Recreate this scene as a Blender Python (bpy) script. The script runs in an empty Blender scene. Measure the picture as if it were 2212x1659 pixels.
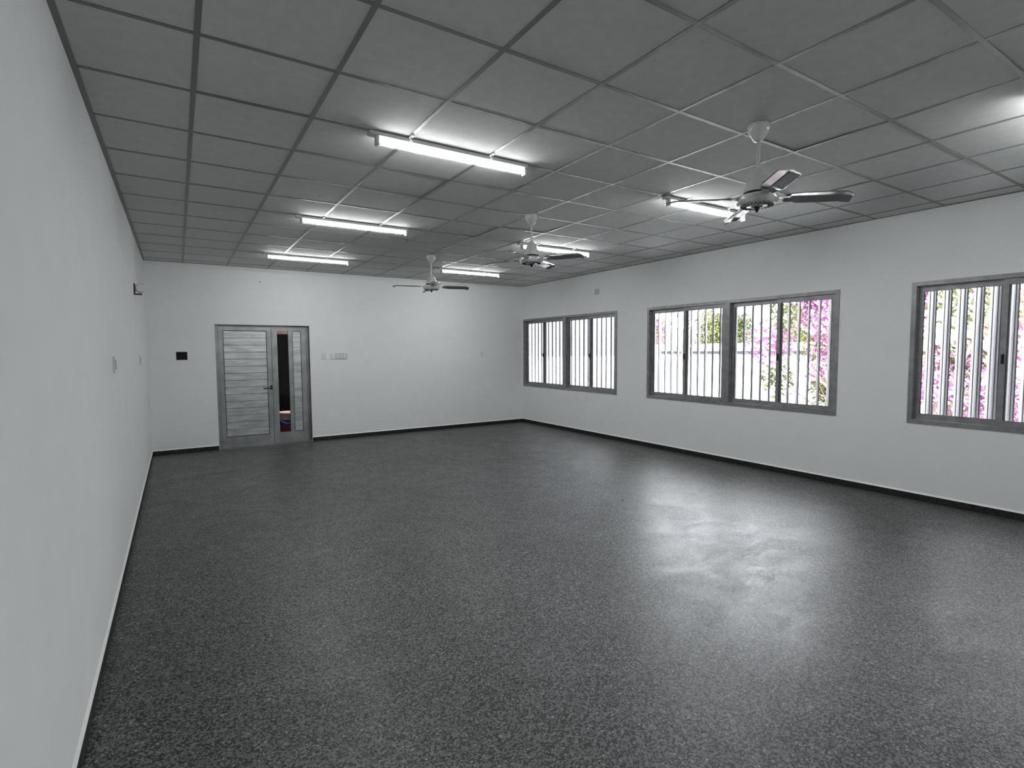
import bpy, bmesh, math, random
from mathutils import Vector, Matrix

random.seed(7)
C = bpy.context.scene.collection
SC = bpy.context.scene
PI = math.pi

# ------------------------------------------------------------------ camera
XL, XR, YF, YN, ZC = 0.0965, 6.9826, 8.8362, -2.35, 3.0023
def rot_mat(a):
    cx, sx, cy, sy, cz, sz = math.cos(a[0]), math.sin(a[0]), math.cos(a[1]), math.sin(a[1]), math.cos(a[2]), math.sin(a[2])
    Rx = Matrix(((1,0,0),(0,cx,-sx),(0,sx,cx))); Rz = Matrix(((cz,-sz,0),(sz,cz,0),(0,0,1))); Ry = Matrix(((cy,0,sy),(0,1,0),(-sy,0,cy)))
    return Rz @ Rx @ Ry
R = rot_mat((-.0637, .0064, -.5663))
cd = bpy.data.cameras.new('camera'); cam = bpy.data.objects.new('camera', cd); C.objects.link(cam)
right, fwd, up = R.col[0], R.col[1], R.col[2]
m = Matrix((right, up, -fwd)).transposed().to_4x4(); m.translation = Vector((.4806, -.9531, 1.5978))
cam.matrix_world = m
cd.sensor_width = 36; cd.sensor_fit = 'HORIZONTAL'; cd.lens = 1135.365/2212*36; cd.clip_start = .02; cd.clip_end = 500
SC.camera = cam

# ------------------------------------------------------------------ world, exposure
SKY = 12.5
w = bpy.data.worlds.new('overcast_sky'); SC.world = w; w.use_nodes = True
bg = w.node_tree.nodes['Background']; bg.inputs[0].default_value = (.93, .955, 1, 1); bg.inputs[1].default_value = SKY
TUBE = 76.0
SC.view_settings.view_transform = 'Standard'; SC.view_settings.look = 'None'
SC.view_settings.gamma = 1; SC.view_settings.use_curve_mapping = False
SC.view_settings.exposure = 1.04
SC.cycles.max_bounces = 12; SC.cycles.diffuse_bounces = 8; SC.cycles.glossy_bounces = 6; SC.cycles.transparent_max_bounces = 16
SC.cycles.sample_clamp_indirect = 6

# ------------------------------------------------------------------ materials
def mat(name, col=(.8,.8,.8), rough=.5, metal=0, spec=.5, emit=None, estr=0):
    m = bpy.data.materials.new(name); m.use_nodes = True
    b = m.node_tree.nodes['Principled BSDF']
    b.inputs['Base Color'].default_value = (*col, 1); b.inputs['Roughness'].default_value = rough
    b.inputs['Metallic'].default_value = metal; b.inputs['Specular IOR Level'].default_value = spec
    if emit: b.inputs['Emission Color'].default_value = (*emit, 1); b.inputs['Emission Strength'].default_value = estr
    return m
def nd(m, t, **k):
    n = m.node_tree.nodes.new(t)
    for a, v in k.items(): setattr(n, a, v)
    return n
def lk(m, a, b): m.node_tree.links.new(a, b)
def coords(m, scale=(1,1,1)):
    tc = nd(m, 'ShaderNodeNewGeometry'); mp = nd(m, 'ShaderNodeMapping'); mp.inputs['Scale'].default_value = scale
    lk(m, tc.outputs['Position'], mp.inputs['Vector']); return mp.outputs['Vector']
def noise(m, vec, scale, detail=3, rough=.5, dist=0):
    n = nd(m, 'ShaderNodeTexNoise'); n.inputs['Scale'].default_value = scale; n.inputs['Detail'].default_value = detail
    n.inputs['Roughness'].default_value = rough; n.inputs['Distortion'].default_value = dist; lk(m, vec, n.inputs['Vector']); return n
def ramp(m, fac, stops):
    r = nd(m, 'ShaderNodeValToRGB'); e = r.color_ramp.elements
    while len(e) < len(stops): e.new(.5)
    for i, (p, c) in enumerate(stops):
        e[i].position = p; e[i].color = (*(c if isinstance(c, tuple) else (c,)*3), 1)
    lk(m, fac, r.inputs[0]); return r
def bump(m, h, strength, dist=.002):
    b = nd(m, 'ShaderNodeBump'); b.inputs['Strength'].default_value = strength; b.inputs['Distance'].default_value = dist
    lk(m, h, b.inputs['Height']); lk(m, b.outputs[0], m.node_tree.nodes['Principled BSDF'].inputs['Normal'])
def bsdf(m): return m.node_tree.nodes['Principled BSDF']
def mottled(name, a, b_, scale=(3,3,3), ns=6, rough=.5, metal=0, spec=.5, bumpk=0, bscale=300, lo=.35, hi=.65):
    m = mat(name, a, rough, metal, spec); v = coords(m, scale)
    r = ramp(m, noise(m, v, ns).outputs[0], [(lo, a), (hi, b_)]); lk(m, r.outputs[0], bsdf(m).inputs['Base Color'])
    if bumpk: bump(m, noise(m, coords(m), bscale, 2).outputs[0], bumpk)
    return m
M = {}
M['wall'] = mottled('painted_plaster', (.79,.797,.797), (.81,.817,.817), ns=1.5, rough=.75, spec=.25, bumpk=.08, bscale=260)
M['tile'] = mottled('ceiling_tile_face', (.59,.593,.588), (.63,.633,.628), ns=5, rough=.85, spec=.2, bumpk=.1, bscale=400)
M['grid'] = mat('ceiling_grid_enamel', (.19,.192,.185), .38, 0, .4)
M['plenum'] = mat('dark_plenum', (.02,.02,.02), .9)
M['ceil_slab'] = mat('plenum_slab', (.06,.06,.06), .9)
M['alu'] = mottled('mill_aluminium', (.27,.28,.28), (.37,.38,.38), scale=(1,1,1), ns=5, rough=.42, metal=.7, spec=.5)
M['alu_win'] = mottled('window_aluminium', (.27,.27,.275), (.35,.35,.355), ns=4, rough=.4, metal=.6)
M['alu_dark'] = mat('shaded_gasket', (.02,.02,.02), .6)  # even near-black colour of gaskets and door joints
M['alu_board'] = mottled('aluminium_board', (.38,.40,.40), (.62,.64,.64), scale=(3,1,14), ns=1.2, rough=.38, metal=.7, lo=.3, hi=.7)
M['black'] = mat('black_plastic', (.012,.012,.012), .4)
M['void'] = mat('black_cavity', (.003,.003,.003), .9)
M['white_pl'] = mat('white_plastic', (.72,.72,.71), .35)
M['grey_pl'] = mat('pale_grey_plastic', (.50,.51,.53), .4)
M['fan'] = mat('white_fan_enamel', (.56,.565,.56), .22, 0, .6)
M['blade'] = mat('glossy_fan_blade', (.30,.305,.31), .12, .3, .6)
M['fan_dark'] = mat('dark_motor_gap', (.01,.01,.01), .5)
M['lamp_body'] = mat('white_lamp_housing', (.6,.6,.6), .45)
M['tube'] = mat('lit_tube', (.9,.9,.9), .4, emit=(.97,1,.995), estr=TUBE)
M['tube_side'] = mat('lit_tube_side', (.9,.9,.9), .4, emit=(.97,1,.995), estr=5.5)
def clear_strip():
    m = bpy.data.materials.new('clear_cover_strip'); m.use_nodes = True; nt = m.node_tree; nt.nodes.clear()
    o = nt.nodes.new('ShaderNodeOutputMaterial'); t = nt.nodes.new('ShaderNodeBsdfTransparent'); d = nt.nodes.new('ShaderNodeBsdfTranslucent'); mx = nt.nodes.new('ShaderNodeMixShader')
    mx.inputs[0].default_value = .010; d.inputs[0].default_value = (.8,.82,.8,1)
    nt.links.new(t.outputs[0], mx.inputs[1]); nt.links.new(d.outputs[0], mx.inputs[2]); nt.links.new(mx.outputs[0], o.inputs[0]); return m
M['strip'] = clear_strip()
M['clip'] = mat('clear_clip', (.8,.85,.84), .2)
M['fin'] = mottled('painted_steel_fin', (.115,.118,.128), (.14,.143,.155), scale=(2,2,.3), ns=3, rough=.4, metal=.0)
M['hall'] = mat('dark_hall_wall', (.0015,.001,.001), 1, 0, 0)  # darkness of the unlit hall is put into this near-black colour
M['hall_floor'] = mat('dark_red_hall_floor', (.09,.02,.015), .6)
M['caulk'] = mat('white_paint_edge', (.82,.82,.81), .5)

# terrazzo floor
def terrazzo(name, dark, light, rough, joint=True, scale=105.):
    m = mat(name, (.1,.1,.1), rough, 0, .35); v = coords(m)
    nz = noise(m, v, 60, 2); mix = nd(m, 'ShaderNodeVectorMath', operation='MULTIPLY_ADD')
    lk(m, nz.outputs['Color'], mix.inputs[0]); mix.inputs[1].default_value = (.012,.012,.012); lk(m, v, mix.inputs[2])
    vo = nd(m, 'ShaderNodeTexVoronoi'); vo.inputs['Scale'].default_value = scale; lk(m, mix.outputs[0], vo.inputs['Vector'])
    sep = nd(m, 'ShaderNodeSeparateColor'); lk(m, vo.outputs['Color'], sep.inputs[0])
    r = ramp(m, sep.outputs[0], [(0, dark*.6), (.26, dark*.9), (.38, dark*3.5), (.54, light*.75), (.8, light), (.97, light*1.2), (.99, light*2.2)])
    r.color_ramp.interpolation = 'CONSTANT' if False else 'LINEAR'
    out = r.outputs[0]
    big = ramp(m, noise(m, v, .9, 4, .6).outputs[0], [(.3, .88), (.7, 1.1)])
    mm = nd(m, 'ShaderNodeMix', data_type='RGBA', blend_type='MULTIPLY'); mm.inputs[0].default_value = 1
    lk(m, out, mm.inputs[6]); lk(m, big.outputs[0], mm.inputs[7]); out = mm.outputs[2]
    lk(m, out, bsdf(m).inputs['Base Color'])
    # scuffed polish: dull swirls and fine scratches vary the gloss
    sc = noise(m, coords(m, (1.3, 1.3, 1)), 1.6, 6, .62, 1.6)
    fine = noise(m, coords(m, (3, 12, 1)), 5, 5, .6, 1.2)
    ad = nd(m, 'ShaderNodeMath', operation='ADD'); lk(m, sc.outputs[0], ad.inputs[0]); lk(m, fine.outputs[0], ad.inputs[1])
    rr = ramp(m, ad.outputs[0], [(0, 0), (1, 1)])
    mr = nd(m, 'ShaderNodeMapRange'); mr.inputs[1].default_value = .75; mr.inputs[2].default_value = 1.25
    mr.inputs[3].default_value = rough-.05; mr.inputs[4].default_value = rough+.12
    lk(m, ad.outputs[0], mr.inputs[0]); lk(m, mr.outputs[0], bsdf(m).inputs['Roughness'])
    bump(m, sep.outputs[1], .12, .0008)
    return m
M['floor'] = terrazzo('polished_granite_terrazzo', .008, .125, .40, scale=140)
M['skirt'] = terrazzo('dark_granite_skirting', .006, .022, .5)

def glassmat(name, tint, gloss=.05, frost=False):
    m = bpy.data.materials.new(name); m.use_nodes = True; nt = m.node_tree; nt.nodes.clear()
    o = nt.nodes.new('ShaderNodeOutputMaterial'); t = nt.nodes.new('ShaderNodeBsdfTransparent'); g = nt.nodes.new('ShaderNodeBsdfGlossy')
    mx = nt.nodes.new('ShaderNodeMixShader'); lw = nt.nodes.new('ShaderNodeLayerWeight'); lw.inputs[0].default_value = .5
    pw = nt.nodes.new('ShaderNodeMath'); pw.operation = 'POWER'; pw.inputs[1].default_value = 5; nt.links.new(lw.outputs['Facing'], pw.inputs[0])
    fr = nt.nodes.new('ShaderNodeMath'); fr.operation = 'MULTIPLY_ADD'; fr.inputs[1].default_value = .95; fr.inputs[2].default_value = .02; nt.links.new(pw.outputs[0], fr.inputs[0])
    t.inputs[0].default_value = (*tint, 1); g.inputs['Roughness'].default_value = gloss
    nt.links.new(fr.outputs[0], mx.inputs[0]); nt.links.new(t.outputs[0], mx.inputs[1]); nt.links.new(g.outputs[0], mx.inputs[2]); nt.links.new(mx.outputs[0], o.inputs[0])
    return m
M['glass'] = glassmat('window_glass', (.97,.98,.98))
M['door_glass'] = glassmat('door_glass', (.8,.8,.8))

# ------------------------------------------------------------------ mesh helpers
def box(bm, x0, x1, y0, y1, z0, z1, mi=0):
    vs = [bm.verts.new(p) for p in ((x0,y0,z0),(x1,y0,z0),(x1,y1,z0),(x0,y1,z0),(x0,y0,z1),(x1,y0,z1),(x1,y1,z1),(x0,y1,z1))]
    for f in ((3,2,1,0),(4,5,6,7),(0,1,5,4),(1,2,6,5),(2,3,7,6),(3,0,4,7)):
        fc = bm.faces.new([vs[i] for i in f]); fc.material_index = mi
    return vs
def lathe(bm, prof, n=40, cx=0, cy=0):
    rings = []
    for r, z in prof:
        rings.append([bm.verts.new((cx+r*math.cos(2*PI*i/n), cy+r*math.sin(2*PI*i/n), z)) for i in range(n)])
    for a, b in zip(rings, rings[1:]):
        for i in range(n):
            bm.faces.new((a[i], a[(i+1)%n], b[(i+1)%n], b[i]))
    bm.faces.new(rings[0][::-1]); bm.faces.new(rings[-1])
def tube(bm, p0, p1, r0, r1=None, n=10):
    r1 = r0 if r1 is None else r1
    p0, p1 = Vector(p0), Vector(p1); d = (p1-p0).normalized()
    a = d.orthogonal().normalized(); b = d.cross(a)
    ra = [bm.verts.new(p0+(a*math.cos(2*PI*i/n)+b*math.sin(2*PI*i/n))*r0) for i in range(n)]
    rb = [bm.verts.new(p1+(a*math.cos(2*PI*i/n)+b*math.sin(2*PI*i/n))*r1) for i in range(n)]
    for i in range(n): bm.faces.new((ra[i], ra[(i+1)%n], rb[(i+1)%n], rb[i]))
    bm.faces.new(ra[::-1]); bm.faces.new(rb)
def mesh(name, bm, mats, bevel=0, seg=2, smooth=False):
    if bevel: bmesh.ops.bevel(bm, geom=bm.edges[:], offset=bevel, segments=seg, affect='EDGES', profile=.6)
    bmesh.ops.recalc_face_normals(bm, faces=bm.faces[:])
    me = bpy.data.meshes.new(name); bm.to_mesh(me); bm.free()
    for m_ in (mats if isinstance(mats, (list, tuple)) else [mats]): me.materials.append(m_)
    if smooth:
        for p in me.polygons: p.use_smooth = True
        try: me.set_sharp_from_angle(angle=math.radians(35))
        except Exception: pass
    return me
def link(name, me, parent=None, loc=(0,0,0), rz=0):
    o = bpy.data.objects.new(name, me); C.objects.link(o); o.location = loc; o.rotation_euler = (0,0,rz)
    if parent: o.parent = parent
    return o
def obj(name, bm, mats, parent=None, loc=(0,0,0), **k): return link(name, mesh(name, bm, mats, **k), parent, loc)
def boxo(name, dims, mats, parent=None, bevel=0, loc=(0,0,0), seg=2):
    bm = bmesh.new(); box(bm, *dims); return obj(name, bm, mats, parent, loc, bevel=bevel, seg=seg)
def empty(name, loc, parent=None):
    o = bpy.data.objects.new(name, None); C.objects.link(o); o.location = loc; o.empty_display_size = .1
    if parent: o.parent = parent
    return o
def tag(o, label, cat, group=None, kind=None):
    o['label'] = label; o['category'] = cat
    if group: o['group'] = group
    if kind: o['kind'] = kind
    return o
def struct(o, label=None):
    o['kind'] = 'structure'
    if label: o['label'] = label
    return o
def copy_tree(o, parent=None):
    c = o.copy(); C.objects.link(c); c.parent = parent
    for ch in list(o.children): copy_tree(ch, c)
    return c

# ------------------------------------------------------------------ shell
T = .61
WALL_T = .15
DX0, DX1, DZ = 1.009, 2.468, 2.055           # door opening
WIN = [(5.838, 8.788), (2.184, 5.138), (-1.478, 1.474)]
WZ0, WZ1 = .808, 2.278

struct(boxo('floor', (XL-.15, XR+.15, YN-.15, YF+.16, -.15, 0), M['floor']), 'grey speckled polished terrazzo floor of the room')
bm = bmesh.new(); box(bm, XL-.15, XL, YN-.15, YF+.15, 0, 3.3)
struct(obj('wall_left', bm, M['wall']), 'white painted wall on the left')
bm = bmesh.new()
box(bm, XL, DX0, YF, YF+WALL_T, 0, 3.3); box(bm, DX1, XR, YF, YF+WALL_T, 0, 3.3); box(bm, DX0, DX1, YF, YF+WALL_T, DZ, 3.3)
struct(obj('wall_far', bm, M['wall']), 'white painted far wall with the metal double door')
bm = bmesh.new()
box(bm, XR, XR+WALL_T, YN-.15, YF+.15, 0, WZ0); box(bm, XR, XR+WALL_T, YN-.15, YF+.15, WZ1, 3.3)
ys = [YN-.15, WIN[2][0], WIN[2][1], WIN[1][0], WIN[1][1], WIN[0][0], WIN[0][1], YF+.15]
for a, b in zip(ys[::2], ys[1::2]): box(bm, XR, XR+WALL_T, a, b, WZ0, WZ1)
struct(obj('wall_right', bm, M['wall']), 'white painted wall on the right with three wide windows')
bm = bmesh.new(); box(bm, XL, XR, YN-.15, YN, 0, 3.3)
struct(obj('wall_near', bm, M['wall']), 'white painted wall behind the camera')

# suspended ceiling
ceil = struct(boxo('ceiling', (XL-.15, XR+.15, YN-.15, YF+.15, 3.3, 3.42), M['ceil_slab']), 'suspended ceiling of square grey-white tiles in a metal grid')
cols = [XL] + [T*i for i in range(1, 12)] + [XR]
rows = [YN] + [T*j for j in range(-3, 15)] + [YF]
cache = {}
LIFT = {(6, 0): (.010, .0), (6, 2): (.0, .008), (3, 6): (.006, 0), (4, 5): (0, .007), (5, 8): (.006, .0), (4, 9): (0, .006), (2, 5): (0, .004), (8, 3): (.005, 0), (1, 4): (0, .003), (6, 7): (.0, .006), (2, 14): (.004, .0)}
for i in range(len(cols)-1):
    for j in range(len(rows)-1):
        sx, sy = cols[i+1]-cols[i]-.006, rows[j+1]-rows[j]-.006
        k = (round(sx, 3), round(sy, 3))
        if k not in cache:
            bm = bmesh.new(); box(bm, -sx/2, sx/2, -sy/2, sy/2, 0, .014); cache[k] = mesh('ceiling_tile', bm, M['tile'], bevel=.0015, seg=1)
        o = link('ceiling_tile', cache[k], ceil, ((cols[i]+cols[i+1])/2, (rows[j]+rows[j+1])/2, ZC+.0026))
        lx, ly = LIFT.get((i, j-3), (0, 0))
        lift = random.uniform(0, .0012)
        o.location.z += lift + (lx+ly)/2
        o.rotation_euler = (ly/T + random.uniform(-.001, .001), -lx/T + random.uniform(-.001, .001), 0)
def tee(length, along):
    bm = bmesh.new(); h = .0125
    if along == 'y': box(bm, -h, h, 0, length, 0, .0018); box(bm, -.0008, .0008, 0, length, .0018, .034)
    else: box(bm, 0, length, -h, h, .0002, .002); box(bm, 0, length, -.0008, .0008, .002, .032)
    return mesh('grid_bar', bm, M['grid'])
ty, tx = tee(YF-YN-.004, 'y'), tee(XR-XL-.004, 'x')
for x in cols[1:-1]: link('main_runner', ty, ceil, (x, YN+.002, ZC))
for y in rows[1:-1]: link('cross_tee', tx, ceil, (XL+.002, y, ZC))
def angle_trim(n, a, b, inward, lab):
    bm = bmesh.new(); a, b, i_ = Vector(a), Vector(b), Vector(inward)
    p = [a, b, b+i_*.026, a+i_*.026]
    lo = [bm.verts.new((q.x, q.y, ZC-.0012)) for q in p]; hi = [bm.verts.new((q.x, q.y, ZC+.0008)) for q in p]
    bm.faces.new(lo); bm.faces.new(hi[::-1])
    for k in range(4): bm.faces.new((lo[k], lo[(k+1)%4], hi[(k+1)%4], hi[k]))
    p2 = [a, b, b+i_*.002, a+i_*.002]
    lo = [bm.verts.new((q.x, q.y, ZC+.0008)) for q in p2]; hi = [bm.verts.new((q.x, q.y, ZC+.022)) for q in p2]
    bm.faces.new(hi[::-1])
    for k in range(4): bm.faces.new((lo[k], lo[(k+1)%4], hi[(k+1)%4], hi[k]))
    struct(obj('trim_%d' % n, bm, M['grid']), lab)
angle_trim(1, (XL,YN,0), (XL,YF,0), (1,0,0), 'grey metal angle trim where ceiling meets the left wall')
angle_trim(2, (XL,YF,0), (XR,YF,0), (0,-1,0), 'grey metal angle trim where ceiling meets the far wall')
angle_trim(3, (XR,YF,0), (XR,YN,0), (-1,0,0), 'grey metal angle trim where ceiling meets the window wall')
angle_trim(4, (XR,YN,0), (XL,YN,0), (0,1,0), 'grey metal angle trim above the wall behind the camera')

# skirting of short granite tiles, with a painted lip above
SH, ST = .070, .011
def skirting(name, runs, axis, lab):
    root = struct(empty(name, (0,0,0)), lab); cc = {}
    for (u0, u1, w_, s) in runs:       # along u, wall face at w_, s = inward sign
        n = max(1, round((u1-u0)/.295)); L = (u1-u0)/n
        bm = bmesh.new()
        if axis == 'y': box(bm, 0, s*ST, 0.0012, L-.0012, 0, SH)
        else: box(bm, .0012, L-.0012, 0, s*ST, 0, SH)
        me = mesh('skirting_tile', bm, M['skirt'], bevel=.0012, seg=1)
        for k in range(n):
            jit = random.uniform(-.0006, .0006)
            link('skirting_tile', me, root, (w_+jit, u0+k*L, 0) if axis == 'y' else (u0+k*L, w_+jit, 0))
        bm = bmesh.new()
        if axis == 'y': vs = [(w_, u0, SH), (w_+s*ST, u0, SH), (w_, u0, SH+.018)]; d = Vector((0, u1-u0, 0))
        else: vs = [(u0, w_, SH), (u0, w_+s*ST, SH), (u0, w_, SH+.018)]; d = Vector((u1-u0, 0, 0))
        a = [bm.verts.new(v) for v in vs]; b = [bm.verts.new(Vector(v)+d) for v in vs]
        bm.faces.new(a); bm.faces.new(b[::-1])
        for k in range(3): bm.faces.new((a[k], a[(k+1)%3], b[(k+1)%3], b[k]))
        obj('paint_lip', bm, M['caulk'], root)
skirting('baseboard_left', [(YN, YF, XL, 1)], 'y', 'dark granite skirting tiles along the left wall')
skirting('baseboard_far', [(XL+ST, DX0-.004, YF, -1), (DX1+.004, XR-ST, YF, -1)], 'x', 'dark granite skirting tiles along the far wall')
skirting('baseboard_right', [(YN, YF, XR, -1)], 'y', 'dark granite skirting tiles below the windows')

# ------------------------------------------------------------------ windows
def ring(bm, y0, y1, z0, z1, w_, x0, x1):
    box(bm, x0, x1, y0, y1, z0, z0+w_); box(bm, x0, x1, y0, y1, z1-w_, z1)
    box(bm, x0, x1, y0, y0+w_, z0+w_, z1-w_); box(bm, x0, x1, y1-w_, y1, z0+w_, z1-w_)
def window(n, y0, y1, lab):
    root = struct(empty('window_%d' % n, (XR, (y0+y1)/2, WZ0)), lab); L = root.location.copy()
    def o(name, bm, m_, par=root, **k):
        off = -L if par is root else Vector((0,0,0))
        return obj(name, bm, m_, par, off, **k)
    mid = (y0+y1)/2
    for ui, (a, b) in enumerate(((mid+.0, y1), (y0, mid-.0))):
        bm = bmesh.new(); ring(bm, a+.0005, b-.0005, WZ0, WZ1, .042, XR-.008, XR+.088)
        # inner track ridge between both sashes
        ring(bm, a+.042, b-.042, WZ0+.042, WZ1-.042, .007, XR+.040, XR+.045)
        fr = o('window_frame', bm, M['alu_win'])
        ia, ib = a+.042, b-.042; m0 = (ia+ib)/2
        for si, (sa, sb, sx) in enumerate(((ia+.002, m0+.024, XR+.014), (m0-.024, ib-.002, XR+.052))):
            bm = bmesh.new(); z0, z1 = WZ0+.044, WZ1-.044; st, rl = .046, .056
            box(bm, sx, sx+.024, sa, sa+st, z0, z1); box(bm, sx, sx+.024, sb-st, sb, z0, z1)
            box(bm, sx, sx+.024, sa+st, sb-st, z0, z0+rl); box(bm, sx, sx+.024, sa+st, sb-st, z1-rl, z1)
            s = o('sash', bm, M['alu_win'])
            bm = bmesh.new(); box(bm, sx+.010, sx+.014, sa+st-.004, sb-st+.004, z0+rl-.004, z1-rl+.004)
            obj('pane', bm, M['glass'], s)
            bm = bmesh.new()
            for q in ((sa+st, sa+st+.003), (sb-st-.003, sb-st)): box(bm, sx-.0006, sx+.009, q[0], q[1], z0+rl, z1-rl)
            for q in ((z0+rl, z0+rl+.003), (z1-rl-.003, z1-rl)): box(bm, sx-.0006, sx+.009, sa+st, sb-st, q[0], q[1])
            obj('gasket', bm, M['alu_dark'], s)
            if si == 0:
                hz = 1.49
                bm = bmesh.new(); box(bm, sx-.012, sx, sb-.035, sb-.012, hz-.045, hz+.045); box(bm, sx-.024, sx-.010, sb-.03, sb-.017, hz-.012, hz+.035)
                h = obj('latch', bm, M['black'], s, bevel=.002); h['label'] = 'black sliding latch'
WL = ['two sliding aluminium window units nearest the far wall, fully screened', 'middle pair of sliding aluminium window units looking onto white roofs and trees',
      'pair of sliding aluminium window units nearest the camera, with pink blossom outside']
for n, ((a, b), lab) in enumerate(zip(WIN, WL), 1): window(n, a, b, lab)

# ------------------------------------------------------------------ exterior fins
FA = math.radians(29)
def fin_mesh(h):
    # folded sheet-metal profile (chord along local x), extruded up
    prof = [(-.125, .000), (-.122, .007), (-.08, .008), (-.072, .013), (-.04, .014), (-.032, .009), (.032, .009), (.04, .014), (.072, .013), (.08, .008), (.122, .007), (.125, 0)]
    pts = prof + [(x, -y) for x, y in prof[-2:0:-1]]
    bm = bmesh.new(); lo = [bm.verts.new((x, y, 0)) for x, y in pts]; hi = [bm.verts.new((x, y, h)) for x, y in pts]
    n = len(pts)
    for k in range(n): bm.faces.new((lo[k], lo[(k+1)%n], hi[(k+1)%n], hi[k]))
    bm.faces.new(lo[::-1]); bm.faces.new(hi)
    return mesh('fin', bm, M['fin'])
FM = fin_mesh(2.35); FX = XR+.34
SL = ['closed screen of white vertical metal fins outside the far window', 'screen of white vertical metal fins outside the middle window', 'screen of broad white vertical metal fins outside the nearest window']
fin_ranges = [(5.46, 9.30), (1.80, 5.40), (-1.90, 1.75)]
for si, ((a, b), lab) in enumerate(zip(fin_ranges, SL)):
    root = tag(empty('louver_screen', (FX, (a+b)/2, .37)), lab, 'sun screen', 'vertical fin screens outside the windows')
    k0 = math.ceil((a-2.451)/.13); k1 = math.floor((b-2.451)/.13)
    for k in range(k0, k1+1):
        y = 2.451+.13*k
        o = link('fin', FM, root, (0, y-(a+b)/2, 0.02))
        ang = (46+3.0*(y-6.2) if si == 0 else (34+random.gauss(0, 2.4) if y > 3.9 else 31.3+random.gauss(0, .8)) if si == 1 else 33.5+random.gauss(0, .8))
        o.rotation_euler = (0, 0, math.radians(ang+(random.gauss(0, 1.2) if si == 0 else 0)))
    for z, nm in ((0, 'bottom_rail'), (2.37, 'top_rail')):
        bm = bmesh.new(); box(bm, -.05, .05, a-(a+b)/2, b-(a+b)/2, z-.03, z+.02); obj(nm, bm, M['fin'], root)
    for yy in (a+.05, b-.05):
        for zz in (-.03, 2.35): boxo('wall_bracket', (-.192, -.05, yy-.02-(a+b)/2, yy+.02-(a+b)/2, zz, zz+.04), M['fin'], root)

# ------------------------------------------------------------------ double door
door = struct(empty('door_1', ((DX0+DX1)/2, YF+.05, 0)), 'brushed aluminium double door with slatted leaf and narrow glazed leaf'); DL = -door.location
YD = YF+.035
bm = bmesh.new()
box(bm, DX0, DX0+.006, YF-.003, YF+.03, 0, DZ); box(bm, DX0, DX0+.040, YF+.03, YF+.14, 0, DZ)
box(bm, DX1-.005, DX1, YF-.003, YF+.14, 0, DZ); box(bm, DX1-.055, DX1-.005, YF+.105, YF+.14, 0, DZ)
box(bm, DX0+.006, DX1-.005, YF-.003, YF+.14, DZ-.005, DZ); box(bm, DX0+.040, DX1-.055, YF+.105, YF+.14, DZ-.038, DZ-.005)
obj('door_frame', bm, M['alu'], door, DL)
bm = bmesh.new(); box(bm, DX0, DX1, YF-.004, YF+.12, 0, .008); t_ = obj('threshold', bm, M['alu'], door, DL)
def rect_frame(bm, x0, x1, z0, z1, l, r, b, t, ya, yb):
    box(bm, x0, x0+l, ya, yb, z0, z1); box(bm, x1-r, x1, ya, yb, z0, z1)
    box(bm, x0+l, x1-r, ya, yb, z0, z0+b); box(bm, x0+l, x1-r, ya, yb, z1-t, z1)
LX0, LX1, RX0, RX1 = DX0+.042, 1.848, 1.853, DX1-.062
LZ0, LZ1 = .012, DZ-.038
bm = bmesh.new(); rect_frame(bm, LX0, LX1, LZ0, LZ1, .072, .070, .175, .060, YD, YD+.04)
leaf = obj('door_leaf', bm, M['alu'], door, DL, bevel=.0012, seg=1)
px0, px1, pz0, pz1 = LX0+.072, LX1-.070, LZ0+.175, LZ1-.060
NB = 15; bh = (pz1-pz0-.012)/NB
bm = bmesh.new(); w2 = (px1-px0-.014)/2
box(bm, -w2, w2, 0, .012, .0022, bh-.0022); bme = mesh('board', bm, M['alu_board'], bevel=.0022, seg=1)
for k in range(NB):
    link('board', bme, leaf, ((px0+px1)/2, YD+.010+random.uniform(-.0008, .0008), pz0+.006+k*bh))
bm = bmesh.new(); rect_frame(bm, px0, px1, pz0, pz1, .006, .006, .006, .006, YD+.006, YD+.03); box(bm, px0, px1, YD+.024, YD+.028, pz0, pz1)
obj('gasket', bm, M['alu_dark'], leaf)
# lever handle
hx, hz = LX1-.020, .985
bm = bmesh.new(); box(bm, hx-.018, hx+.014, YD-.010, YD, hz-.035, hz+.045)
h = obj('handle', bm, M['black'], leaf, bevel=.004); h['label'] = 'black lever handle'
bm = bmesh.new(); tube(bm, (hx-.002, YD-.009, hz), (hx-.002, YD-.05, hz), .010)
tube(bm, (hx+.006, YD-.05, hz), (hx-.135, YD-.052, hz-.003), .011, .009); h2 = obj('lever', bm, M['black'], leaf, smooth=True); h2['label'] = 'black lever'
# glazed leaf
bm = bmesh.new(); rect_frame(bm, RX0, RX1, LZ0, LZ1, .090, .030, .190, .058, YD, YD+.04)
GX0, GX1, PX0, PX1 = RX0+.090, 2.120, 2.186, 2.330
box(bm, GX1, PX0, YD, YD+.04, LZ0+.19, LZ1-.058); box(bm, PX1, RX1-.03, YD, YD+.04, LZ0+.19, LZ1-.058)
rl = obj('narrow_door_leaf', bm, M['alu'], door, DL)
boxo('pane', (GX0-.003, GX1+.003, YD+.018, YD+.022, LZ0+.187, LZ1-.055), M['door_glass'], rl)
boxo('panel', (PX0+.007, PX1-.007, YD+.008, YD+.02, LZ0+.197, LZ1-.065), M['alu_board'], rl, bevel=.002, seg=1)
bm = bmesh.new(); rect_frame(bm, PX0, PX1, LZ0+.19, LZ1-.058, .006, .006, .006, .006, YD+.004, YD+.03); box(bm, PX0, PX1, YD+.024, YD+.028, LZ0+.19, LZ1-.058)
obj('gasket', bm, M['alu_dark'], rl)
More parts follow.
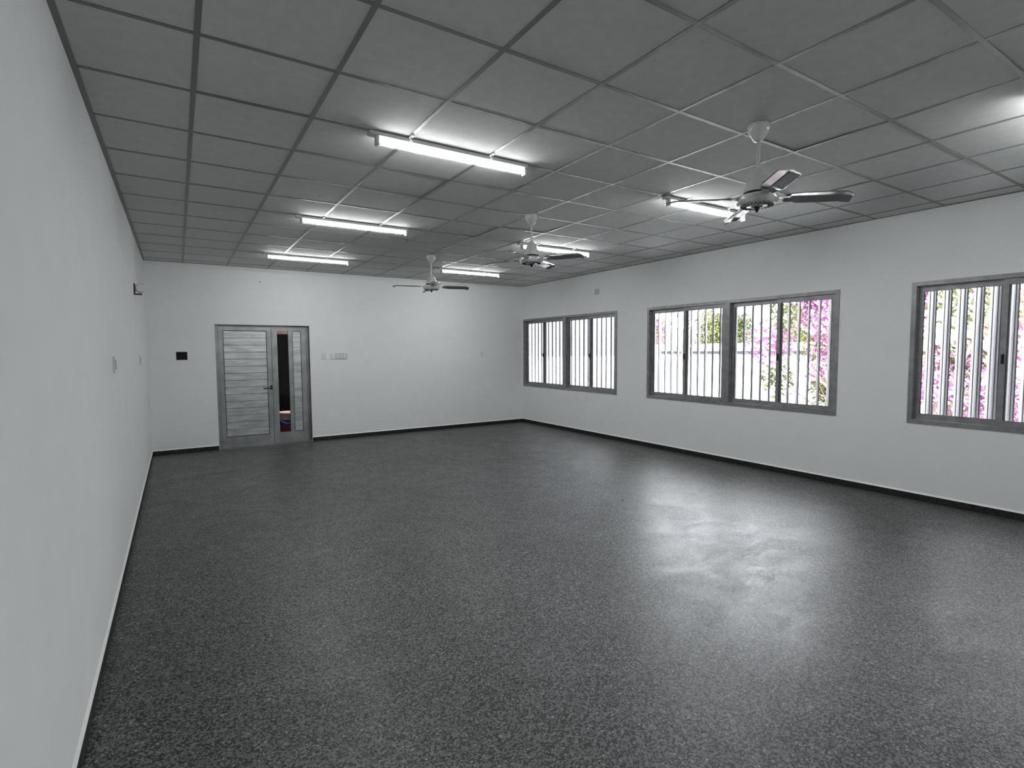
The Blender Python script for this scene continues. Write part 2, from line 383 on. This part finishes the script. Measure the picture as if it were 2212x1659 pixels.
bm = bmesh.new(); box(bm, LX1+.0005, RX0-.0005, YD+.01, YD+.038, LZ0, LZ1); obj('meeting_gap', bm, M['alu_dark'], door, DL)

# hallway behind the door
HY = YF+.15
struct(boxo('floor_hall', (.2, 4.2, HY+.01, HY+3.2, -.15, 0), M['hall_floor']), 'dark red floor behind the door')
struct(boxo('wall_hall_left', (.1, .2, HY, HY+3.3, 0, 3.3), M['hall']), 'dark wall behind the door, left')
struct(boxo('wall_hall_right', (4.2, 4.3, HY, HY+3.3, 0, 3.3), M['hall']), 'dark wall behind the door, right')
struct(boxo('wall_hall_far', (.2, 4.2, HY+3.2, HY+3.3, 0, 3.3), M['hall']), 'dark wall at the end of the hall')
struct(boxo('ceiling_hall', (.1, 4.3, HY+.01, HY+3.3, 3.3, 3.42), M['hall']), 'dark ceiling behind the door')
# beam glimpsed at the top of the glazed leaf
tag(boxo('roof_beam', (2.03, 2.35, HY+.6, HY+.7, 1.93, 2.2), mottled('beam_paint', (.16,.09,.085), (.2,.12,.11)), bevel=.004), 'small pinkish beam end glimpsed at the top of the glazed door leaf', 'beam')
hl = tag(empty('wall_lamp', (2.9, HY+.09, 1.5)), 'small bulb on the hallway side of the far wall, out of view', 'lamp')  # unseen bulb added to brighten the paint bucket
bm = bmesh.new(); bmesh.ops.create_icosphere(bm, subdivisions=2, radius=.035); obj('bulb', bm, mat('warm_bulb', (.8,.8,.8), .5, emit=(1,.85,.8), estr=1300), hl, smooth=True)
bm = bmesh.new(); tube(bm, (0,-.03,0), (0,-.09,0), .018, n=16); obj('lamp_holder', bm, M['black'], hl)
# paint bucket
def bucket():
    root = tag(empty('paint_bucket', (2.165, HY+.38, 0)), 'round white and blue paint bucket on the floor behind the glazed door leaf', 'bucket')
    bm = bmesh.new(); lathe(bm, [(.138, 0), (.144, .01), (.175, .47), (.175, .475)], 40); obj('pail', bm, mat('bucket_white', (.75,.68,.66), .4), root, smooth=True)
    bm = bmesh.new(); lathe(bm, [(.1605, .25), (.1685, .365), (.1686, .368)], 40); b_ = obj('label_band', bm, mat('bucket_blue', (.03,.06,.42), .4), root, smooth=True); b_['label'] = 'blue wrap-around band'
    bm = bmesh.new(); lathe(bm, [(.1450, .012), (.1606, .249)], 40); b_ = obj('lower_band', bm, mat('bucket_red', (.35,.03,.04), .4), root, smooth=True); b_['label'] = 'dark red lower band'
    bm = bmesh.new(); lathe(bm, [(.182, .455), (.185, .46), (.185, .492), (.178, .50), (.164, .50), (.162, .493), (.0, .493)], 40); obj('lid', bm, mat('bucket_lid', (.85,.72,.70), .35), root, smooth=True)
    bm = bmesh.new(); pts = [Vector((.182*math.cos(t), -.182*math.sin(t)*.35-.125, .42-.11*math.sin(t))) for t in [PI*i/14 for i in range(15)]]
    for p, q in zip(pts, pts[1:]): tube(bm, p, q, .003, n=6)
    obj('wire_handle', bm, M['alu'], root, smooth=True)
bucket()

# ------------------------------------------------------------------ wall fittings
def on_far(x, z): return (x, YF, z)
root = tag(empty('electrical_box', on_far(.543, 1.545)), 'small black open electrical box with a thin white rim, left of the door', 'electrical box')
bm = bmesh.new(); rect_frame(bm, -.083, .083, -.072, .072, .009, .009, .009, .009, -.008, 0); obj('rim', bm, M['white_pl'], root, bevel=.0015)
boxo('cover', (-.075, .075, -.005, -.0005, -.064, .064), M['void'], root)
def plate(name, x, z, wd, ht, lab, mods, group=None, m_='white_pl', cat='wall socket'):
    root = tag(empty(name, on_far(x, z)), lab, cat, group)
    boxo('cover_plate', (-wd/2, wd/2, -.009, 0, -ht/2, ht/2), M[m_], root, bevel=.003)
    for (mx, mw, mh) in mods:
        boxo('module', (mx-mw/2, mx+mw/2, -.013, -.0085, -mh/2, mh/2), M['white_pl'], root, bevel=.0015)
        bm = bmesh.new()
        for sx in (-.008, .008): box(bm, mx+sx-.0015, mx+sx+.0015, -.0136, -.0128, -.006, .006)
        obj('slot', bm, M['black'], root)
    return root
plate('light_switch', 2.707, 1.52, .076, .118, 'narrow white switch plate just right of the door frame', [(0, .034, .075)], cat='switch')
plate('light_switch', 2.846, 1.515, .072, .115, 'white switch plate touching the grey socket block right of the door', [(0, .03, .07)], cat='switch')
plate('socket_block', 3.010, 1.512, .215, .105, 'wide pale grey block of three sockets right of the door', [(-.065, .05, .07), (0, .05, .07), (.065, .05, .07)], m_='grey_pl')
plate('wall_socket', 5.945, 1.52, .07, .118, 'single white socket plate towards the right end of the far wall', [(0, .034, .075)])
bm = bmesh.new(); tube(bm, (1.699, YF-.004, 2.773), (1.699, YF+.002, 2.773), .009, n=12)
tag(obj('wall_plug', bm, M['black']), 'tiny black plug high on the far wall above the door', 'wall plug')  # black disc stands in for the dark of a small hole
def left_plate(y, z, lab):
    root = tag(empty('light_switch', (XL, y, z)), lab, 'switch')
    boxo('cover_plate', (0, .012, -.038, .038, -.058, .058), M['white_pl'], root, bevel=.003)
    boxo('rocker', (.0115, .017, -.018, .018, -.034, .034), M['grey_pl'], root, bevel=.002)
left_plate(3.72, 1.515, 'white switch plate on the left wall, the nearer one')
left_plate(6.80, 1.51, 'white switch plate on the left wall near the far corner')
root = tag(empty('junction_box', (XR, 6.368, 2.658)), 'small square blank cover plate high between the first two windows', 'junction box')
boxo('cover_plate', (-.008, 0, -.06, .06, -.05, .05), M['grey_pl'], root, bevel=.002); boxo('screw', (-.0095, -.0078, -.004, .004, -.004, .004), M['alu'], root)
# siren on black bracket, left wall
root = tag(empty('alarm_siren', (XL, 6.42, 2.325)), 'round white alarm unit on a black L bracket high on the left wall', 'alarm')
bm = bmesh.new(); box(bm, 0, .012, -.035, .035, -.055, .058); box(bm, 0, .075, -.035, .035, -.068, -.055); b_ = obj('bracket', bm, M['black'], root, bevel=.002); b_['label'] = 'black L-shaped bracket'
bm = bmesh.new(); n = 28
for zz0, zz1, r0, r1 in ((-.03, .02, .050, .052), (.02, .034, .052, .040)): tube(bm, (.062, -zz0*1, .005), (.062, -zz1, .005), r0, r1, n=n)
obj('housing', bm, M['white_pl'], root, smooth=True)
boxo('mount', (.0, .03, -.02, .02, -.03, .04), M['white_pl'], root, bevel=.003)

# ------------------------------------------------------------------ batten lights
def batten():
    root = empty('batten_light', (0, 0, ZC))
    bm = bmesh.new(); box(bm, -.625, .585, -.030, .030, -.026, -.001)      # channel against the ceiling grid
    obj('housing', bm, M['lamp_body'], root, bevel=.003, seg=1)
    for s in (-1, 1): boxo('end_cap', (s*.570-.010, s*.570+.010, -.022, .022, -.081, -.024), M['lamp_body'], root, bevel=.003)
    pf = [(.016*math.cos(2*PI*q/18), -.046+.0135*math.sin(2*PI*q/18)) for q in range(18)]
    bm = bmesh.new(); a = [bm.verts.new((-.559, y, z)) for y, z in pf]; b = [bm.verts.new((.559, y, z)) for y, z in pf]
    for k in range(18): bm.faces.new((a[k], a[(k+1)%18], b[(k+1)%18], b[k])).material_index = 0 if math.sin(2*PI*(k+.5)/18) < -.45 else 1
    bm.faces.new(a); bm.faces.new(b[::-1])
    t_ = obj('tube', bm, [M['tube'], M['tube_side']], root, smooth=True); t_['label'] = 'glowing white tube'
    p_ = boxo('guard_strip', (-.559, .559, -.026, .026, -.073, -.067), M['strip'], root, bevel=.002, seg=1); p_['label'] = 'pale translucent strip below the tube'
    for x in (-.36, .25):
        bm = bmesh.new(); box(bm, x-.009, x+.009, -.095, -.036, -.010, -.004); box(bm, x-.006, x+.006, -.062, -.056, -.034, -.008); obj('mounting_clip', bm, M['clip'], root)
    return root
b0 = batten()
LIGHTS = [(2.19, 2.44, 'lit batten light largest and nearest on the left row of the ceiling'), (2.19, 4.88, 'lit batten light in the middle of the left row'),
          (2.19, 7.32, 'lit batten light of the left row closest to the far wall above the door'), (4.93, 2.44, 'lit batten light partly hidden behind the nearest ceiling fan'),
          (4.93, 4.88, 'lit batten light partly hidden behind the middle ceiling fan'), (4.90, 7.32, 'lit batten light beside the farthest ceiling fan'),
          (5.12, 0.0, 'lit batten light of the window row just outside the right edge of view'), (2.19, -1.22, 'lit batten light of the left row overhead behind the camera, out of view')]  # last batten is added out of view to brighten the left wall
for k, (x, y, lab) in enumerate(LIGHTS):
    o = b0 if k == 0 else copy_tree(b0)
    o.location = (x, y, ZC); tag(o, lab, 'light', 'batten lights on the ceiling')

# ------------------------------------------------------------------ ceiling fans
def blade_mesh():
    bm = bmesh.new(); NR = 14; sect = [(-.066, .003), (-.061, .000), (-.030, .000), (-.006, .000), (-.001, -.003), (.004, -.0055), (.035, -.0155), (.060, -.0235), (.065, -.0225)]
    rings = []
    for i in range(NR+1):
        t = i/NR; r = .165+t*.40
        wd = (.62+.38*min(1, t/.25)) if t < .25 else 1.0
        if t > .82: wd *= math.sqrt(max(0.02, 1-((t-.82)/.2)**2*.75))
        tw = math.radians(-3+2*t); zt = -.10*max(0, t-.86)
        top, bot = [], []
        for (c_, h_) in sect:
            c2, h2_ = c_*wd, h_*(.8 if t < .2 else 1)
            y = c2*math.cos(tw)-h2_*math.sin(tw); z = c2*math.sin(tw)+h2_*math.cos(tw)+zt
            top.append(bm.verts.new((r, y, z+.0011))); bot.append(bm.verts.new((r, y, z-.0011)))
        rings.append(top+bot[::-1])
    n = len(rings[0])
    for a, b in zip(rings, rings[1:]):
        for k in range(n): bm.faces.new((a[k], a[(k+1)%n], b[(k+1)%n], b[k]))
    bm.faces.new(rings[0][::-1]); bm.faces.new(rings[-1])
    return mesh('blade', bm, M['blade'])
def iron_mesh():
    bm = bmesh.new()
    box(bm, .105, .20, -.030, .030, -.008, -.004)
    for s in (-1, 1): tube(bm, (.165, s*.018, -.0085), (.165, s*.018, .008), .005, n=8)
    v = box(bm, .08, .125, -.02, .02, -.014, -.006)
    return mesh('blade_bracket', bm, M['fan'], bevel=.0015, seg=1)
BM_, IM_ = blade_mesh(), iron_mesh()
def fan():
    root = empty('ceiling_fan', (0, 0, ZC))
    bm = bmesh.new(); lathe(bm, [(.064, 0), (.066, -.006), (.066, -.03), (.058, -.052), (.034, -.088), (.026, -.100), (.012, -.104)], 40); obj('canopy', bm, M['fan'], root, smooth=True)
    bm = bmesh.new(); lathe(bm, [(.0105, -.09), (.0105, -.33)], 20); obj('downrod', bm, M['fan'], root, smooth=True)
    bm = bmesh.new(); lathe(bm, [(.014, -.270), (.030, -.285), (.044, -.305), (.082, -.405), (.085, -.414), (.083, -.418), (.07, -.418)], 44); obj('upper_shroud', bm, M['fan'], root, smooth=True)
    bm = bmesh.new(); lathe(bm, [(.066, -.416), (.086, -.428), (.088, -.440), (.07, -.443)], 40); obj('motor_gap', bm, M['fan_dark'], root, smooth=True)
    bm = bmesh.new(); lathe(bm, [(.07, -.432), (.106, -.436), (.121, -.446), (.123, -.466), (.121, -.478), (.112, -.494), (.086, -.502), (.04, -.504), (.03, -.508)], 48); hub = obj('motor_housing', bm, M['fan'], root, smooth=True)
    bm = bmesh.new()
    for k in range(24):
        a = 2*PI*k/24; u = Vector((math.cos(a+.25), math.sin(a+.25), 0)); c_ = Vector((math.cos(a), math.sin(a), 0))
        tube(bm, c_*.064+Vector((0,0,-.5035)), Vector((math.cos(a+.16), math.sin(a+.16), 0))*.098+Vector((0,0,-.5)), .0035, n=6)
    obj('vent_slot', bm, M['fan_dark'], hub)
    bm = bmesh.new(); lathe(bm, [(.034, -.503), (.034, -.508), (.016, -.512), (.010, -.528), (.004, -.540)], 24); f_ = obj('finial', bm, M['fan_dark'], root, smooth=True); f_['label'] = 'dark cap and finial'
    for k in range(4):
        o = link('blade', BM_, root, (0, 0, -.447), k*PI/2); 
        link('blade_bracket', IM_, o)
    return root
f0 = fan()
for k, (x, y, a, lab) in enumerate([(3.622, 1.078, -39, 'white four-blade ceiling fan nearest the camera'), (3.642, 3.623, 31, 'middle white ceiling fan, in front of a lit batten light'),
                                    (3.697, 6.31, 75, 'farthest white ceiling fan, against the far wall')]):
    o = f0 if k == 0 else copy_tree(f0)
    o.location = (x, y, ZC); o.rotation_euler = (0, 0, math.radians(a)); tag(o, lab, 'ceiling fan', 'ceiling fans in a row')

# small debris on the floor
bm = bmesh.new(); bmesh.ops.create_icosphere(bm, subdivisions=2, radius=.007); 
for v in bm.verts: v.co.z *= .5; v.co *= random.uniform(.8, 1.15)
tag(obj('floor_crumb', bm, M['black'], None, (4.42, 3.06, .0035)), 'tiny dark crumb on the bright reflection on the floor', 'debris')

# ------------------------------------------------------------------ outside
GZ = -3.4
gr = struct(boxo('ground', (XR+.16, 90, -45, 90, GZ-.2, GZ), mottled('pale_concrete', (.55,.55,.53), (.66,.66,.64), ns=.4, rough=.9)), 'pale concrete yard below the windows')
M['bwhite'] = mottled('white_render', (.80,.80,.79), (.86,.86,.85), ns=.5, rough=.8)
M['bgrey'] = mottled('grey_metal_roof', (.045,.046,.055), (.065,.067,.075), ns=1, rough=.5)
M['bdark'] = mat('dark_window_glass', (.012,.012,.014), .6, 0, .1)
def bldg(name, x0, x1, y0, y1, z1, lab, wins, eave=.0, roofm='bwhite'):
    root = tag(empty(name, ((x0+x1)/2, (y0+y1)/2, GZ)), lab, 'building'); L = -root.location
    bm = bmesh.new(); box(bm, x0, x1, y0, y1, GZ, z1); obj('wall', bm, M['bwhite'], root, L)
    bm = bmesh.new(); box(bm, x0-eave, x1+eave, y0-eave, y1+eave, z1, z1+.35); obj('roof', bm, M[roofm], root, L, bevel=.02, seg=1)
    for (a, b, c_, d) in wins:
        f = boxo('window', (x0-.06, x0+.02, a, b, c_, d), M['bgrey'], root, loc=L)
        boxo('pane', (x0-.08, x0-.055, a+.06, b-.06, c_+.06, d-.06), M['bdark'], f)
wins = [(9.5+2.9*k, 12.0+2.9*k, 1.22, 1.52) for k in range(0, 11)]
bldg('school_building', 31, 39, 6, 44, 1.62, 'long low white building with a strip of dark windows beyond the yard', wins, .06)
bldg('annex_building', 15.5, 19.5, 5.6, 10.5, -.55, 'small white flat-roofed annex with a grey roof edge in the yard', [(6.4, 7.6, -1.7, -.9), (8.4, 9.6, -1.7, -.9)], .15, 'bgrey')
root = tag(empty('building_wing', (9.9, 12.5, GZ)), 'neighbouring wing with blue-grey cladding over white wall, glimpsed through the far window', 'building'); L = -root.location
boxo('wall', (7.5, 12.3, 10.9, 15, GZ, 1.42), mottled('wing_render', (.40,.38,.38), (.5,.48,.48), ns=.6, rough=.8), root, loc=L)
bm = bmesh.new()
for k in range(16): box(bm, 7.5+.3*k, 7.5+.3*k+.27, 10.88, 15, 1.42, 5.2)
boxo('cladding', (7.5, 12.3, 10.90, 15, 1.42, 5.2), mottled('wing_cladding', (.06,.064,.073), (.08,.083,.092), ns=1, rough=.5), root, loc=L); bm.free()
bldg('shed_building', 23, 27, 13.5, 30, -.6, 'lower white flat-roofed block in front of the long building', [(14.5+3*k, 16+3*k, -1.6, -1.) for k in range(5)], .12)

def leafmat(name, a, b):
    m = mottled(name, a, b, scale=(1,1,1), ns=5, rough=.6, spec=.2); bsdf(m).inputs['Transmission Weight'].default_value = 0
    return m
M['green'] = leafmat('leaf_green', (.025,.036,.006), (.065,.07,.014))
M['dgreen'] = leafmat('leaf_dark_green', (.016,.024,.007), (.034,.042,.012))
M['pink'] = leafmat('petal_pink', (.14,.028,.095), (.17,.06,.13))
M['orange'] = leafmat('leaf_orange', (.11,.055,.016), (.13,.085,.035))
M['bark'] = mottled('bark', (.10,.075,.06), (.17,.13,.10), ns=8, rough=.9)
def leaves(blobs, n, size, seed):
    rnd = random.Random(seed); vs, fs = [], []
    for i in range(n):
        c_, rad = blobs[rnd.randrange(len(blobs))]
        d = Vector((rnd.gauss(0,1), rnd.gauss(0,1), rnd.gauss(0,1))); d.normalize()
        p = Vector(c_)+d*rad*(rnd.random()**.45)
        a = Vector((rnd.gauss(0,1), rnd.gauss(0,1), rnd.gauss(0,1))).normalized(); b = a.orthogonal().normalized(); cc = a.cross(b)
        s = size*rnd.uniform(.6, 1.3); k = len(vs)
        vs += [p+b*s, p+cc*s*.45+a*s*.12, p-b*s, p-cc*s*.45+a*s*.12]; fs.append((k, k+1, k+2, k+3))
    me = bpy.data.meshes.new('leaves'); me.from_pydata([tuple(v) for v in vs], [], fs); return me
def tree(name, x, y, h, lab, blobs, kinds, trunk=.12, seed=1, size=.07, n=3000, forks=7):
    root = tag(empty(name, (x, y, GZ)), lab, 'tree'); rnd = random.Random(seed)
    bm = bmesh.new(); p = Vector((0,0,0)); 
    top = Vector((0, 0, h*.55))
    prev = p
    for k in range(1, 5):
        q = Vector((rnd.uniform(-.12,.12), rnd.uniform(-.12,.12), top.z*k/4)); tube(bm, prev, q, trunk*(1-.12*(k-1)), trunk*(1-.12*k), n=8); prev = q
    obj('trunk', bm, M['bark'], root, smooth=True)
    bm = bmesh.new()
    for k in range(forks):
        tgt = Vector(blobs[k % len(blobs)][0])+Vector((rnd.uniform(-.6,.6), rnd.uniform(-.6,.6), rnd.uniform(-.3,.6)))
        st = Vector((0,0,top.z*rnd.uniform(.6, 1))); mid = st.lerp(tgt, .5)+Vector((rnd.uniform(-.2,.2), rnd.uniform(-.2,.2), .2))
        tube(bm, st, mid, trunk*.4, trunk*.25, n=6); tube(bm, mid, tgt, trunk*.25, trunk*.08, n=6)
        for q in range(5):
            s0 = mid.lerp(tgt, rnd.random()); e = s0+Vector((rnd.uniform(-.8,.8), rnd.uniform(-.8,.8), rnd.uniform(0,.9))); tube(bm, s0, e, trunk*.12, trunk*.03, n=5)
            for q2 in range(2):
                s1 = s0.lerp(e, rnd.random()); tube(bm, s1, s1+Vector((rnd.uniform(-.4,.4), rnd.uniform(-.4,.4), rnd.uniform(0,.5))), trunk*.06, trunk*.02, n=4)
    obj('branches', bm, M['bark'], root)
    for q, (mk, frac, sub, nm) in enumerate(kinds):
        bl = [blobs[i] for i in sub] if sub else blobs
        me = leaves(bl, int(n*frac), size, seed*10+q); me.materials.append(M[mk])
        o = link(nm, me, root); o['kind'] = 'stuff'
    return root
def B(*a): return [((x, y, z), r) for x, y, z, r in a]
# flowering tree right outside the near windows (crown at window height)
rt = random.Random(5)
blobs = [((rt.uniform(-.8, .8), -2.1+4.1*(k % 9)/8+rt.uniform(-.25, .25), 3.1+.62*(k//9)+rt.uniform(-.25, .25)), rt.uniform(.30, .52)) for k in range(63)]
blobs = [b_ for b_ in blobs if rt.random() < .86]
idx = list(range(len(blobs))); rt.shuffle(idx); n3 = len(idx)
tree('flowering_tree', 11.2, 3.35, 6.4, 'tall tree full of pink blossom close outside the middle and nearest windows', blobs,
     [('pink', .52, idx[:int(n3*.55)], 'blossom'), ('green', .33, idx[int(n3*.4):int(n3*.85)], 'foliage'), ('orange', .15, idx[int(n3*.7):], 'young_leaves')], .11, 3, .06, 17000, 30)
# trees beyond the long building
for (x, y, h, kd, sd, lab) in [(45, 40.2, 9.4, 'mix', 13, 'pink and orange tree at the left edge of the middle window, beyond the roof'), (46, 32.9, 9.3, 'green', 11, 'light green tree beyond the white building, right end of the left window unit'),
                               (57, 38.0, 10.0, 'dgreen', 12, 'dark green tree beyond the roof at the left end of the right window unit'), (66, 39.3, 9.2, 'bare', 15, 'small bare-branched tree rising thinly over the far white roof'),
                               (46, 24.6, 6.9, 'green', 14, 'low green tree beyond the roof, just left of the near pink blossom'), (47, 21, 7.0, 'dgreen', 16, 'dark green round tree beyond the roof, behind the pink blossom')]:
    s = h/9.
    bl = B((0,0,.62*h,1.9*s), (1.0,1.2,.55*h,1.5*s), (-.8,-1.2,.58*h,1.5*s), (0,.6,.82*h,1.4*s), (.2,-.7,.78*h,1.3*s), (0,0,.42*h,1.6*s))
    kinds = {'dgreen': [('dgreen', .6, None, 'foliage'), ('green', .4, None, 'light_foliage')], 'green': [('green', 1, None, 'foliage')],
             'mix': [('pink', .4, None, 'blossom'), ('orange', .35, None, 'foliage')], 'bare': [('pink', .04, None, 'buds')]}[kd]
    tree({'mix': 'flowering_tree', 'bare': 'bare_tree'}.get(kd, 'leafy_tree'), x, y, h, lab, bl, kinds, .2, sd, .17, 6500, 9)
# bare branching tree nearer, crossing the left unit of the middle window
tree('bare_tree', 22, 16.6, 8.6, 'dark bare-branched tree with few pink blossoms in front of the white roofs',
     B((0,.4,7.0,1.0), (0,-.8,6.6,1.0), (.2,1.3,7.8,.8), (0,-.2,8.2,.9)), [('pink', .12, None, 'blossom'), ('orange', .1, [0, 2], 'young_leaves')], .12, 21, .07, 2500, 12)
